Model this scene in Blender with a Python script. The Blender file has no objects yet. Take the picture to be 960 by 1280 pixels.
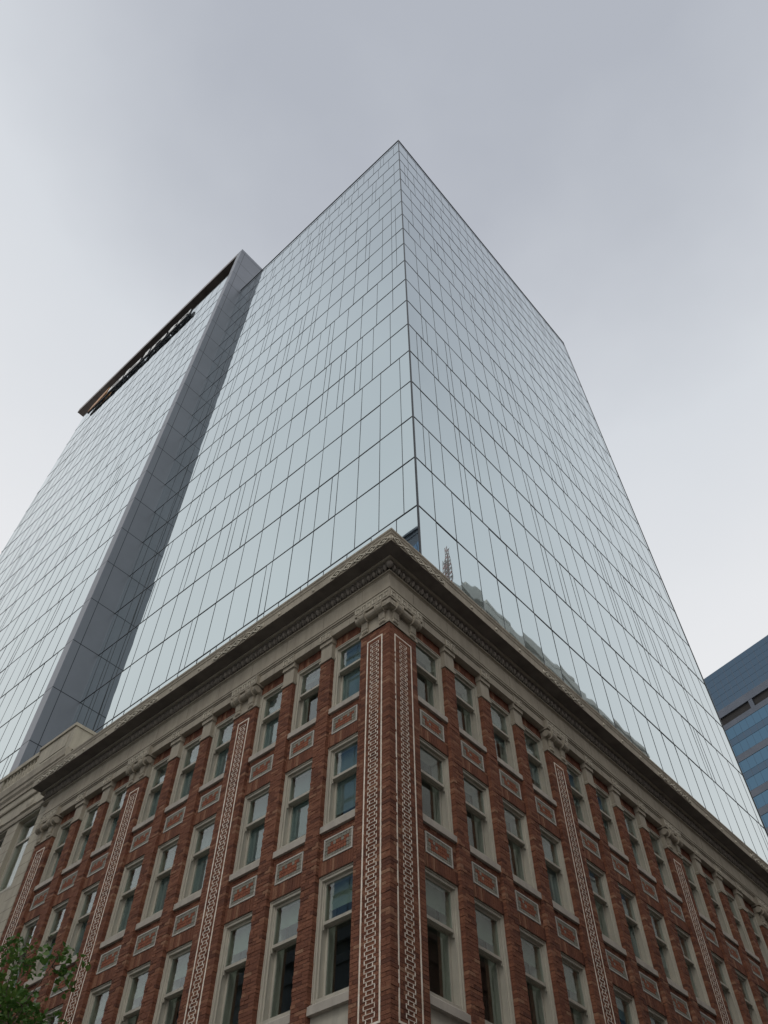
import bpy, math, random
from mathutils import Vector, Matrix
random.seed(7)
D = bpy.data
scene = bpy.context.scene
COL = scene.collection
PI = math.pi

# ------------------------------------------------------------------ materials
def new_mat(name):
    m = D.materials.new(name); m.use_nodes = True
    nt = m.node_tree
    for n in list(nt.nodes): nt.nodes.remove(n)
    out = nt.nodes.new('ShaderNodeOutputMaterial')
    return m, nt, out

def N(nt, kind, **kw):
    n = nt.nodes.new(kind)
    for k, v in kw.items():
        if k in n.inputs: n.inputs[k].default_value = v
        else: setattr(n, k, v)
    return n

def math_n(nt, op, a, b=None, clamp=False):
    n = nt.nodes.new('ShaderNodeMath'); n.operation = op; n.use_clamp = clamp
    for i, v in enumerate((a, b)):
        if v is None: continue
        if isinstance(v, (int, float)): n.inputs[i].default_value = v
        else: nt.links.new(v, n.inputs[i])
    return n.outputs[0]

def principled(nt, out, color=(.5, .5, .5), rough=.6, metal=0., spec=.5):
    p = nt.nodes.new('ShaderNodeBsdfPrincipled')
    if isinstance(color, tuple): p.inputs['Base Color'].default_value = (*color, 1)
    else: nt.links.new(color, p.inputs['Base Color'])
    p.inputs['Roughness'].default_value = rough
    p.inputs['Metallic'].default_value = metal
    p.inputs['Specular IOR Level'].default_value = spec
    nt.links.new(p.outputs[0], out.inputs[0])
    return p

def ramp(nt, fac, stops):
    r = nt.nodes.new('ShaderNodeValToRGB')
    el = r.color_ramp.elements
    while len(el) < len(stops): el.new(.5)
    for e, (pos, c) in zip(el, stops): e.position = pos; e.color = (*c, 1)
    nt.links.new(fac, r.inputs[0])
    return r.outputs[0]

def noise(nt, vec, scale, detail=4., rough=.6):
    n = N(nt, 'ShaderNodeTexNoise', Scale=scale, Detail=detail, Roughness=rough)
    nt.links.new(vec, n.inputs['Vector'])
    return n.outputs['Fac']

def pos(nt):
    return nt.nodes.new('ShaderNodeNewGeometry').outputs['Position']

def bump(nt, p, h, strength, dist):
    b = N(nt, 'ShaderNodeBump', Strength=strength, Distance=dist)
    nt.links.new(h, b.inputs['Height']); nt.links.new(b.outputs[0], p.inputs['Normal'])

def weathered(name, c1, c2, rough=.75, scale=1.2, bumpk=.15, streak=True, metal=0., spec=.35):
    """stone, paint or metal with soft stains and fine grain that belong to the surface"""
    m, nt, out = new_mat(name)
    P = pos(nt)
    f = noise(nt, P, scale, 5, .65)
    if streak:
        mp = N(nt, 'ShaderNodeMapping'); mp.inputs['Scale'].default_value = (3.2, 3.2, .28)
        nt.links.new(P, mp.inputs['Vector'])
        s = noise(nt, mp.outputs[0], 1.6, 4, .6)
        f = math_n(nt, 'ADD', math_n(nt, 'MULTIPLY', f, .5), math_n(nt, 'MULTIPLY', s, .5))
    col = ramp(nt, f, [(.32, c2), (.62, c1)])
    p = principled(nt, out, col, rough, metal, spec)
    if bumpk:
        bump(nt, p, noise(nt, P, 38, 5, .7), bumpk, .01)
    return m

def facade_uv(nt):
    """(along the wall, height) from the world position, whichever way the wall faces"""
    g = nt.nodes.new('ShaderNodeNewGeometry')
    sp = nt.nodes.new('ShaderNodeSeparateXYZ'); nt.links.new(g.outputs['Position'], sp.inputs[0])
    sn = nt.nodes.new('ShaderNodeSeparateXYZ'); nt.links.new(g.outputs['True Normal'], sn.inputs[0])
    ax = math_n(nt, 'ABSOLUTE', sn.outputs[0]); ay = math_n(nt, 'ABSOLUTE', sn.outputs[1])
    isx = math_n(nt, 'GREATER_THAN', ax, ay)
    mx = nt.nodes.new('ShaderNodeMix'); mx.data_type = 'FLOAT'
    nt.links.new(isx, mx.inputs[0]); nt.links.new(sp.outputs[0], mx.inputs[2]); nt.links.new(sp.outputs[1], mx.inputs[3])
    return mx.outputs[0], sp.outputs[2], g.outputs['Position']

def brick_mat(name, soldier=False, c1=(.20, .066, .042), c2=(.105, .036, .026), mortar=(.12, .08, .06)):
    m, nt, out = new_mat(name)
    u, v, P = facade_uv(nt)
    cb = nt.nodes.new('ShaderNodeCombineXYZ')
    nt.links.new(v if soldier else u, cb.inputs[0]); nt.links.new(u if soldier else v, cb.inputs[1])
    bt = N(nt, 'ShaderNodeTexBrick', Scale=1.0)
    bt.inputs['Brick Width'].default_value = .34 if soldier else .236
    bt.inputs['Row Height'].default_value = .0766
    bt.inputs['Mortar Size'].default_value = .0065
    bt.inputs['Mortar Smooth'].default_value = .15
    bt.inputs['Bias'].default_value = -.05
    bt.offset = 0. if soldier else .5
    bt.inputs['Color1'].default_value = (*c1, 1); bt.inputs['Color2'].default_value = (*c2, 1)
    bt.inputs['Mortar'].default_value = (*mortar, 1)
    nt.links.new(cb.outputs[0], bt.inputs['Vector'])
    # soot and tone drift over the wall
    n1 = noise(nt, P, .7, 4, .6); n2 = noise(nt, P, 14, 4, .7)
    tone = math_n(nt, 'ADD', math_n(nt, 'MULTIPLY', n1, .7), math_n(nt, 'MULTIPLY', n2, .5))
    tone = math_n(nt, 'ADD', tone, .42)
    mul = nt.nodes.new('ShaderNodeMix'); mul.data_type = 'RGBA'; mul.blend_type = 'MULTIPLY'; mul.inputs[0].default_value = 1
    nt.links.new(bt.outputs['Color'], mul.inputs[6])
    cc = nt.nodes.new('ShaderNodeCombineColor')
    for i in range(3): nt.links.new(tone, cc.inputs[i])
    nt.links.new(cc.outputs[0], mul.inputs[7])
    p = principled(nt, out, mul.outputs[2], .85, 0, .25)
    h = math_n(nt, 'ADD', math_n(nt, 'MULTIPLY', bt.outputs['Fac'], -1.), math_n(nt, 'MULTIPLY', n2, .9))
    bump(nt, p, h, .9, .016)
    return m

def laid_brick(name):
    """single bricks: every brick its own fired tone, rough face"""
    m, nt, out = new_mat(name)
    g = nt.nodes.new('ShaderNodeNewGeometry'); P = g.outputs['Position']
    c = ramp(nt, g.outputs['Random Per Island'], [(0., (.110, .047, .032)), (.2, (.158, .065, .041)), (.6, (.198, .082, .050)), (.88, (.228, .100, .060)), (1., (.290, .160, .10))])
    n1 = noise(nt, P, .7, 4, .6); n2 = noise(nt, P, 22, 4, .7)
    tone = math_n(nt, 'ADD', math_n(nt, 'ADD', math_n(nt, 'MULTIPLY', n1, .5), math_n(nt, 'MULTIPLY', n2, .7)), .40)
    cc = nt.nodes.new('ShaderNodeCombineColor')
    for i in range(3): nt.links.new(tone, cc.inputs[i])
    mul = nt.nodes.new('ShaderNodeMix'); mul.data_type = 'RGBA'; mul.blend_type = 'MULTIPLY'; mul.inputs[0].default_value = 1
    nt.links.new(c, mul.inputs[6]); nt.links.new(cc.outputs[0], mul.inputs[7])
    p = principled(nt, out, mul.outputs[2], .85, 0, .2)
    bump(nt, p, n2, .8, .02)
    return m

M = {}
M['brick'] = brick_mat('red_brick')
M['laid'] = laid_brick('laid_brick')
M['mortar'] = weathered('mortar', (.26, .19, .145), (.16, .115, .088), .95, 3, .2, False)
M['soldier'] = brick_mat('red_brick_soldier', True)
M['tile_red'] = weathered('panel_brick_red', (.30, .105, .055), (.17, .06, .038), .8, 9, .3, False)
M['tile_green'] = weathered('panel_tile_green', (.27, .25, .20), (.17, .17, .145), .7, 7, .3, False)
M['stone'] = weathered('trim_stone', (.40, .358, .285), (.275, .245, .195), .8, 1.3, .25)
M['shade_joint'] = weathered('shaded_hollow_joint', (.135, .12, .10), (.085, .078, .068), .9, 4, .2, False)  # dark tone that paints shade into the fascia hollows; block joints use it too
M['shaded'] = weathered('shaded_stone', (.24, .215, .185), (.15, .135, .118), .85, 5, .2, False)  # egg-and-dart stone, darkened to carry the cornice overhang's shade in its colour
M['stone_dark'] = weathered('soffit_stone', (.185, .165, .145), (.125, .11, .098), .85, 1.5, .2, False)  # overhang shade put into the soffit colour; ashlar joints share this tone
M['ornament'] = weathered('carved_stone', (.56, .52, .43), (.40, .37, .30), .8, 3, .3, False)
M['inlay'] = weathered('painted_joint', (.86, .80, .70), (.66, .56, .45), .7, 6, .1, False)
M['border'] = weathered('white_tile_border', (.52, .50, .45), (.40, .385, .345), .6, 5, .1, False)
M['frame'] = weathered('window_paint', (.48, .45, .375), (.37, .35, .295), .55, 2, .05)
M['sill'] = weathered('sill_stone', (.47, .43, .37), (.34, .31, .27), .75, 2.5, .15)
M['limestone'] = weathered('limestone', (.47, .43, .34), (.32, .29, .235), .8, 1.0, .25)
M['blind'] = weathered('blind_cloth', (.165, .195, .20), (.12, .15, .158), .8, 1.2, 0)
M['shade'] = weathered('shade_cloth', (.21, .245, .195), (.165, .195, .16), .8, 2, 0, False)
M['room'] = weathered('room_plaster', (.30, .29, .26), (.23, .22, .20), .9, .8, 0, False)
M['roofing'] = weathered('roof_membrane', (.22, .21, .20), (.15, .145, .14), .9, .6, .1, False)
M['asphalt'] = weathered('asphalt', (.060, .060, .062), (.042, .042, .044), .9, 2, .3, False)
M['concrete'] = weathered('pavement_concrete', (.36, .35, .33), (.26, .255, .24), .85, 1.2, .2, False)
M['paint'] = weathered('road_paint', (.78, .78, .75), (.60, .60, .57), .6, 4, .1, False)
M['mullion'] = weathered('mullion_metal', (.035, .04, .045), (.02, .024, .028), .45, 2, 0, False)
M['joint'] = weathered('joint_gasket', (.028, .035, .045), (.018, .022, .03), .6, 2, 0, False)
M['panel'] = weathered('grey_metal_panel', (.205, .22, .248), (.175, .188, .212), .38, .12, 0, False, .5)
M['lid'] = weathered('roof_fin_metal', (.20, .17, .155), (.13, .11, .10), .38, .5, 0, False, .45)
M['dark'] = weathered('dark_plant_screen', (.018, .016, .015), (.010, .009, .009), .6, .5, 0, False)
M['letter'] = weathered('sign_white', (.80, .80, .78), (.70, .70, .68), .4, 1, 0, False)
M['letter_side'] = weathered('sign_return', (.03, .033, .04), (.02, .02, .025), .5, 1, 0, False)
M['orange'] = weathered('sign_orange', (.50, .24, .08), (.36, .16, .05), .45, 1, 0, False)
M['spandrel'] = weathered('spandrel_grey', (.115, .13, .16), (.09, .105, .132), .35, .3, 0, False, .3)
M['pale'] = weathered('pale_concrete', (.72, .70, .66), (.60, .58, .55), .8, .5, .1)
M['brown'] = weathered('brown_brick_far', (.22, .11, .075), (.15, .075, .055), .9, .8, .1)
M['bark'] = weathered('bark', (.16, .125, .095), (.085, .065, .05), .95, 9, .6, False)
M['mast_red'] = weathered('mast_red', (.58, .16, .12), (.48, .12, .09), .6, 1, 0, False)
M['mast_white'] = weathered('mast_white', (.42, .36, .34), (.32, .27, .26), .6, 1, 0, False)

def coated_glass(name, col, rough=.015, wave=.004, scale=.25):
    """mirror coated curtain wall glass, each sheet very slightly bowed"""
    m, nt, out = new_mat(name)
    P = pos(nt)
    f = noise(nt, P, .05, 2, .5)
    c = ramp(nt, f, [(.35, tuple(x * .96 for x in col)), (.65, col)])
    p = principled(nt, out, c, rough, 1.)
    bump(nt, p, noise(nt, P, scale, 2, .5), wave, 1.)
    return m
M['glass'] = coated_glass('coated_glass', (.55, .632, .645), .015, .012)
M['glass_blue'] = coated_glass('blue_glass', (.135, .225, .345), .03, .006)
M['glass_blue_sp'] = coated_glass('blue_spandrel_glass', (.12, .17, .245), .12, .0)
M['band_glass'] = coated_glass('teal_band_glass', (.085, .155, .225), .05, .004)
M['screen_glass'] = coated_glass('screen_panel', (.078, .118, .165), .2, .0)

def window_glass():
    m, nt, out = new_mat('window_glass')
    tr = N(nt, 'ShaderNodeBsdfTransparent'); tr.inputs[0].default_value = (.90, .955, .935, 1)
    gl = N(nt, 'ShaderNodeBsdfGlossy'); gl.inputs[0].default_value = (.95, .98, 1, 1); gl.inputs['Roughness'].default_value = .012
    fr = N(nt, 'ShaderNodeLayerWeight', Blend=.5)
    P = pos(nt)
    b = N(nt, 'ShaderNodeBump', Strength=.02, Distance=.035)
    nt.links.new(noise(nt, P, 1.4, 1, .4), b.inputs['Height'])
    nt.links.new(b.outputs[0], gl.inputs['Normal']); nt.links.new(b.outputs[0], fr.inputs['Normal'])
    fac = math_n(nt, 'ADD', math_n(nt, 'MULTIPLY', math_n(nt, 'POWER', fr.outputs['Facing'], 4.), .90), .045)
    mx = nt.nodes.new('ShaderNodeMixShader')
    nt.links.new(fac, mx.inputs[0]); nt.links.new(tr.outputs[0], mx.inputs[1]); nt.links.new(gl.outputs[0], mx.inputs[2])
    nt.links.new(mx.outputs[0], out.inputs[0])
    return m
M['pane'] = window_glass()

def leaf_mat():
    m, nt, out = new_mat('leaf')
    P = pos(nt)
    c = ramp(nt, noise(nt, P, 3.5, 3, .6), [(.3, (.040, .095, .018)), (.5, (.075, .165, .030)), (.7, (.140, .215, .05))])
    d = N(nt, 'ShaderNodeBsdfPrincipled', Roughness=.5); nt.links.new(c, d.inputs['Base Color'])
    t = N(nt, 'ShaderNodeBsdfTranslucent'); nt.links.new(c, t.inputs[0])
    mx = nt.nodes.new('ShaderNodeMixShader'); mx.inputs[0].default_value = .35
    nt.links.new(d.outputs[0], mx.inputs[1]); nt.links.new(t.outputs[0], mx.inputs[2]); nt.links.new(mx.outputs[0], out.inputs[0])
    return m
M['leaf'] = leaf_mat()

# ------------------------------------------------------------------ mesh helpers
class MB:
    def __init__(self): self.v = []; self.f = []; self.m = []
    def quad(self, a, b, c, d, mi=0):
        i = len(self.v); self.v += [a, b, c, d]; self.f.append((i, i + 1, i + 2, i + 3)); self.m.append(mi)
    def poly(self, pts, mi=0):
        i = len(self.v); self.v += list(pts); self.f.append(tuple(range(i, i + len(pts)))); self.m.append(mi)
    def box(self, x0, x1, y0, y1, z0, z1, mi=0):
        if x0 > x1: x0, x1 = x1, x0
        if y0 > y1: y0, y1 = y1, y0
        if z0 > z1: z0, z1 = z1, z0
        i = len(self.v)
        self.v += [(x0, y0, z0), (x1, y0, z0), (x1, y1, z0), (x0, y1, z0), (x0, y0, z1), (x1, y0, z1), (x1, y1, z1), (x0, y1, z1)]
        for q in ((3, 2, 1, 0), (4, 5, 6, 7), (0, 1, 5, 4), (1, 2, 6, 5), (2, 3, 7, 6), (3, 0, 4, 7)):
            self.f.append(tuple(i + k for k in q)); self.m.append(mi)
    def prism(self, pts, axis, a, b, mi=0):
        """closed 2-D outline pts extruded along an axis from a to b"""
        def P(p, t): return {0: (t, p[0], p[1]), 1: (p[0], t, p[1]), 2: (p[0], p[1], t)}[axis]
        n = len(pts); i = len(self.v)
        self.v += [P(p, a) for p in pts] + [P(p, b) for p in pts]
        for k in range(n):
            k2 = (k + 1) % n
            self.f.append((i + k, i + k2, i + n + k2, i + n + k)); self.m.append(mi)
        self.f.append(tuple(i + k for k in reversed(range(n)))); self.m.append(mi)
        self.f.append(tuple(i + n + k for k in range(n))); self.m.append(mi)
    def lathe(self, prof, cx, cy, n=10, mi=0):
        i = len(self.v)
        for r, z in prof:
            for k in range(n):
                t = 2 * PI * k / n; self.v.append((cx + r * math.cos(t), cy + r * math.sin(t), z))
        for j in range(len(prof) - 1):
            for k in range(n):
                k2 = (k + 1) % n
                self.f.append((i + j * n + k, i + j * n + k2, i + (j + 1) * n + k2, i + (j + 1) * n + k)); self.m.append(mi)
    def ball(self, c, r, n=8, m=5, mi=0):
        i = len(self.v)
        for a in range(m + 1):
            ph = -PI / 2 + PI * a / m
            for k in range(n):
                t = 2 * PI * k / n
                self.v.append((c[0] + r[0] * math.cos(ph) * math.cos(t), c[1] + r[1] * math.cos(ph) * math.sin(t), c[2] + r[2] * math.sin(ph)))
        for a in range(m):
            for k in range(n):
                k2 = (k + 1) % n
                self.f.append((i + a * n + k, i + a * n + k2, i + (a + 1) * n + k2, i + (a + 1) * n + k)); self.m.append(mi)
    def tube(self, pts, rad, n=7, mi=0):
        pts = [Vector(p) for p in pts]; i = len(self.v); up = Vector((.3, .2, 1)).normalized()
        for j, p in enumerate(pts):
            d = (pts[min(j + 1, len(pts) - 1)] - pts[max(j - 1, 0)]).normalized()
            a = d.cross(up); a = a.normalized() if a.length > 1e-3 else Vector((1, 0, 0)); b = d.cross(a)
            for k in range(n):
                t = 2 * PI * k / n; self.v.append(tuple(p + (a * math.cos(t) + b * math.sin(t)) * rad[j]))
        for j in range(len(pts) - 1):
            for k in range(n):
                k2 = (k + 1) % n
                self.f.append((i + j * n + k, i + j * n + k2, i + (j + 1) * n + k2, i + (j + 1) * n + k)); self.m.append(mi)
        self.f.append(tuple(i + (len(pts) - 1) * n + k for k in range(n))); self.m.append(mi)
    def mesh(self, name, mats, smooth=False):
        me = D.meshes.new(name); me.from_pydata(self.v, [], self.f)
        for m in (mats if isinstance(mats, (list, tuple)) else [mats]): me.materials.append(m)
        me.polygons.foreach_set('material_index', self.m)
        if smooth: me.polygons.foreach_set('use_smooth', [True] * len(me.polygons))
        me.update(); return me

def link(name, me, parent=None, loc=(0, 0, 0), rz=0.):
    o = D.objects.new(name, me); COL.objects.link(o)
    o.parent = parent; o.location = loc; o.rotation_euler = (0, 0, rz)
    return o

def world_part(name, mb, mats, root, smooth=False, base=None):
    """mesh given in world coordinates, parented to a root that is only translated"""
    loc = -(base if base is not None else root.location)
    return link(name, mb.mesh(name, mats, smooth), root, loc)

def thing(name, label, cat, loc, group=None, rz=0.):
    o = link(name, None, None, loc, rz); o['label'] = label; o['category'] = cat
    if group: o['group'] = group
    return o

def structure(name, mb, mat):
    o = link(name, mb.mesh(name, mat)); o['kind'] = 'structure'; return o

def copy_tree(src, parent, loc, rz):
    c = src.copy(); COL.objects.link(c); c.parent = parent; c.location = loc; c.rotation_euler = (0, 0, rz)
    for ch in src.children:
        g = ch.copy(); COL.objects.link(g); g.parent = c
    return c

# ------------------------------------------------------------------ brick building
XB, YB = 11.267, 9.902                      # its street corner; the camera stands at the origin
LEN_L, LEN_R = 16.40, 30.02
bb = thing('brick_building', 'dark red brick corner block with heavy stone cornice and white patterned pilasters', 'building', (XB, YB, 0))
ORI = {'L': -PI / 2, 'R': 0.}
def at(side, u, z, d=0.):
    """root-local position on a facade: u metres from the corner, d metres out from the wall"""
    return (-d, u, z) if side == 'L' else (u, -d, z)
def fbox(mb, side, u0, u1, d0, d1, z0, z1, mi=0):
    if side == 'L': mb.box(-d0, -d1, u0, u1, z0, z1, mi)
    else: mb.box(u0, u1, -d0, -d1, z0, z1, mi)

SPEC = {'L': dict(first=1.02, pil=.960, op=1.105, nar=.415, n=3, bays=3),
        'R': dict(first=1.10, pil=1.020, op=1.245, nar=.410, n=4, bays=4)}
OPEN = {'L': [], 'R': []}; PIER = {'L': [], 'R': []}; PIL = {'L': [], 'R': []}
for s, q in SPEC.items():
    u = q['first']
    for b in range(q['bays']):
        for k in range(q['n']):
            OPEN[s].append((u, u + q['op'], b, k)); u += q['op']
            if k < q['n'] - 1: PIER[s].append((u, u + q['nar'])); u += q['nar']
        PIL[s].append((u, u + q['pil'])); u += q['pil']
PIL['L'][-1] = (PIL['L'][-1][0], LEN_L)
Z_BRICK = 16.88
ROWS = [(14.97, 17.33), (11.62, 13.95), (7.93, 10.63)]        # sill underside, frame top

# --- piers and pilasters (brick shafts)
COURSE = .0766; ZB = 6.6
def lay(mb, x0, x1, z0, z1, deep, rnd, jit=.007, edge=.010, flat=None, length=.235, ends=True):
    """bricks in running bond with open joints, front at local y = 0 (a touch of unevenness), mi 0 bricks / 1 mortar"""
    n = max(1, round((z1 - z0) / COURSE)); c = (z1 - z0) / n; g = .004
    mb.box(x0 + .014, x1 - .014, .013, deep + .02, z0, z1, 1)
    for k in range(n):
        xs = [x0]; x = x0 + (length if k % 2 else length * .5) + rnd.uniform(-.01, .01)
        while x < x1 - .06: xs.append(x); x += length + rnd.uniform(-.012, .012)
        xs.append(x1)
        for i, (a, b) in enumerate(zip(xs, xs[1:])):
            j = rnd.uniform(-jit, jit)
            if flat and b > flat[0] and a < flat[1]: j = abs(j) * .4
            a2 = a + .006 if i else a + (rnd.uniform(-edge, edge * .6) if ends else 0)
            b2 = b - .006 if i < len(xs) - 2 else b - (rnd.uniform(-edge, edge * .6) if ends else 0)
            mb.box(a2, b2, j, deep, z0 + k * c + g, z0 + (k + 1) * c - g + rnd.uniform(-.002, .002), 0)
def shaft(w, z1=Z_BRICK, depth=.75, flat=None):
    mb = MB(); rnd = random.Random(int(w * 1000))
    mb.box(-w / 2, w / 2, 0, depth, 0, ZB, 2); mb.box(-w / 2 + .013, w / 2 - .013, .32, depth, ZB, z1, 1)
    lay(mb, -w / 2, w / 2, ZB, z1, .32, rnd, flat=flat); return mb
BRK = [M['laid'], M['mortar'], M['brick']]

def narrow_cap(w):
    mb = MB()
    mb.box(-w / 2 - .03, w / 2 + .03, -.035, .6, 16.88, 16.955)
    mb.prism([(-w / 2 - .03, 16.955), (w / 2 + .03, 16.955), (w / 2, 17.0), (-w / 2, 17.0)], 1, -.012, .6)
    mb.box(-w / 2 - .004, w / 2 + .004, -.012, .6, 17.0, 17.44)
    mb.box(-w / 2 - .012, w / 2 + .012, -.022, .6, 17.44, 17.465)
    mb.box(-w / 2 - .03, w / 2 + .03, -.06, .6, 17.465, 17.60); mb.box(-w / 2 - .03, w / 2 + .03, -.105, .5, 17.60, 17.90)
    return mb

def squares(mb, x0, x1, y, z0, z1, mi=0):
    """little raised key squares in the band over a capital"""
    n = max(2, round((x1 - x0) / .21)); p = (x1 - x0) / n
    for k in range(n):
        a = x0 + k * p + p * .12; b = x0 + (k + 1) * p - p * .12; t = .022; e = .018
        mb.box(a, b, y - e, y, z1 - t, z1, mi); mb.box(a, a + t, y - e, y, z0, z1 - t, mi)
        mb.box(a + t, b - .05, y - e, y, z0, z0 + t, mi); mb.box(b - .05 - t, b - .05, y - e, y, z0 + t, z1 - .055, mi)

def arc(cy, cz, r, a0, a1, n):
    return [(cy + r * math.cos(a0 + (a1 - a0) * k / n), cz + r * math.sin(a0 + (a1 - a0) * k / n)) for k in range(n + 1)]

def capital(w):
    """necking, block, roll and two cuffed, fluted scroll brackets; front at local y = 0"""
    mb = MB(); h = w / 2
    mb.box(-h - .03, h + .03, -.035, .6, 16.88, 16.985)
    mb.box(-h, h, -.014, .6, 16.985, 17.34)
    full = lambda cy, cz, r, n=14: arc(cy, cz, r, 0, 2 * PI * (n - 1) / n, n - 1)
    mb.prism(full(-.085, 17.45, .118), 0, -h - .06, h + .06)
    mb.box(-h - .02, h + .02, -.06, .5, 17.34, 17.56)
    mb.box(-h - .08, h + .08, -.205, .5, 17.585, 17.905)
    for c in ((-h + .20), (h - .20)):
        bw = .115
        mb.prism(full(-.095, 17.445, .150), 0, c - bw, c + bw)
        for sx in (-1, 1): mb.prism(full(-.095, 17.445, .168), 0, c + sx * (bw - .03), c + sx * (bw + .004))
        mb.box(c - bw + .02, c + bw - .02, -.055, 0, 17.06, 17.36)
        for k in range(5):
            x = c - bw + .03 + k * (2 * bw - .06) / 4
            mb.prism([(-.05, 17.03), (-.085, 17.06), (-.105, 17.33), (-.05, 17.36)], 0, x - .015, x + .015)
        for dx in (-.085, -.03, .03, .085):
            mb.ball((c + dx, -.045, 17.0 - abs(dx) * .25), (.034, .045, .062), 7, 5)
    return mb

def inlay(w, off, z0=7.35, z1=16.60):
    """white frame lines and the interlocked brick outline chain, raised on the face; centred at local x=0"""
    mb = MB(); e = .0025; lw = .036; h = w / 2
    mb.box(-h - lw / 2, -h + lw / 2, -e, .008, z0, z1); mb.box(h - lw / 2, h + lw / 2, -e, .008, z0, z1)
    mb.box(-h + lw / 2, h - lw / 2, -e, .008, z1 - lw, z1); mb.box(-h + lw / 2, h - lw / 2, -e, .008, z0, z0 + lw)
    t = .021; th = .0095; a = off; b = off * .56; c = .0766
    z = z0 + lw + .01; n = int((z1 - lw - z) / (2 * c))
    for k in range(n):
        zz = z + k * 2 * c
        for s in (-1, 1):                      # narrow link
            mb.box(s * b - t / 2, s * b + t / 2, -e, .008, zz, zz + c - t / 2)
            mb.box(s * a - t / 2, s * a + t / 2, -e, .008, zz + c + t / 2, zz + 2 * c - t / 2)
        mb.box(-a - t / 2, a + t / 2, -e, .008, zz + c - th / 2, zz + c + th / 2)
        mb.box(-a - t / 2, a + t / 2, -e, .008, zz + 2 * c - th / 2, zz + 2 * c + th / 2)
    return mb

# corner pier
cm = MB(); rc = random.Random(77)
cm.box(0, 1.10, 0, 1.02, 0, ZB, 2); cm.box(.014, 1.09, .014, 1.01, ZB, Z_BRICK, 1)
nC = round((Z_BRICK - ZB) / COURSE); cC = (Z_BRICK - ZB) / nC; g_ = .004
for k in range(nC):
    z0_, z1_ = ZB + k * cC + g_, ZB + (k + 1) * cC - g_ + rc.uniform(-.002, .002)
    lx, ly = (.235, .112) if k % 2 else (.112, .235)
    jx, jy = rc.uniform(-.006, .008), rc.uniform(-.006, .008)
    cm.box(jx, lx, jy, ly, z0_, z1_)
    for top, st, ax in ((1.10, lx, 0), (1.02, ly, 1)):
        a_ = st + .008
        while a_ < top - .03:
            b_ = min(a_ + .228, top)
            if top - b_ < .06: b_ = top
            j = rc.uniform(0, .004)
            if ax == 0: cm.box(a_, b_ - .006, j, .11, z0_, z1_)
            else: cm.box(j, .11, a_, b_ - .006, z0_, z1_)
            a_ = b_ + .006
corner = link('corner_pier', cm.mesh('corner_pier', BRK), bb)
for s, w, hw in (('L', 1.02, .25), ('R', 1.10, .32)):
    link('inlay', inlay(2 * hw, .133).mesh('inlay', M['inlay']), corner, at(s, w / 2, 0), ORI[s])
    link('capital', capital(w).mesh('capital', M['stone']), corner, at(s, w / 2, 0), ORI[s])
# solid corner of the two capitals
cc = MB(); cc.box(-.19, .3, -.19, .3, 17.36, 17.54); cc.box(-.203, .3, -.203, .3, 17.587, 17.903); cc.box(-.033, .3, -.033, .3, 16.882, 16.983)
link('capital_corner', cc.mesh('capital_corner', M['stone']), corner)

for s in 'LR':
    meshes = {}
    for u0, u1 in PIL[s]:
        w = round(u1 - u0, 3)
        if w not in meshes:
            meshes[w] = (shaft(w, flat=(-w * .27, w * .27)).mesh('pilaster', BRK), inlay(w * .46, .115).mesh('inlay', M['inlay']), capital(w).mesh('capital', M['stone']))
        a, b, c = meshes[w]
        p = link('pilaster', a, bb, at(s, (u0 + u1) / 2, 0), ORI[s]); link('inlay', b, p); link('capital', c, p)
    w = SPEC[s]['nar']; a = shaft(w).mesh('pier', BRK); b = narrow_cap(w).mesh('cap', M['stone'])
    for u0, u1 in PIER[s]:
        p = link('pier', a, bb, at(s, (u0 + u1) / 2, 0), ORI[s]); link('cap', b, p)

# --- spandrels: plain brick between windows, soldier courses over the heads
def soldiers(w, h, rnd):
    mb = MB(); mb.box(-w / 2, w / 2, .013, .4, 0, h, 1); n = round(w / .0766); p = w / n
    rows = [(0, h)] if h < .36 else [(0, h / 2), (h / 2, h)]
    for k in range(n):
        for z0, z1 in rows:
            mb.box(-w / 2 + k * p + .006, -w / 2 + (k + 1) * p - .006, rnd.uniform(-.006, .006), .4, z0 + .004, z1 - .004 + rnd.uniform(-.003, .003), 0)
    return mb
for s in 'LR':
    w = SPEC[s]['op']; rnd = random.Random(ord(s)); sm = {}; wm = {}
    for h in (.32, .30, .33): sm[h] = soldiers(w, h, rnd).mesh('soldier_course', BRK)
    for h in (.70, .69):
        mb = MB(); lay(mb, -w / 2, w / 2, 0, h, .4, rnd, jit=.004, ends=False); wm[h] = mb.mesh('spandrel_wall', BRK)
    for u0, u1, b, k in OPEN[s]:
        c = (u0 + u1) / 2
        link('spandrel_wall', wm[.70], bb, at(s, c, 14.27, -.10), ORI[s]); link('spandrel_wall', wm[.69], bb, at(s, c, 10.93, -.10), ORI[s])
        for z, h, d in ((13.95, .32, -.085), (10.63, .30, -.085), (17.33, .33, -.125)): link('soldier_course', sm[h], bb, at(s, c, z, d), ORI[s])

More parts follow.
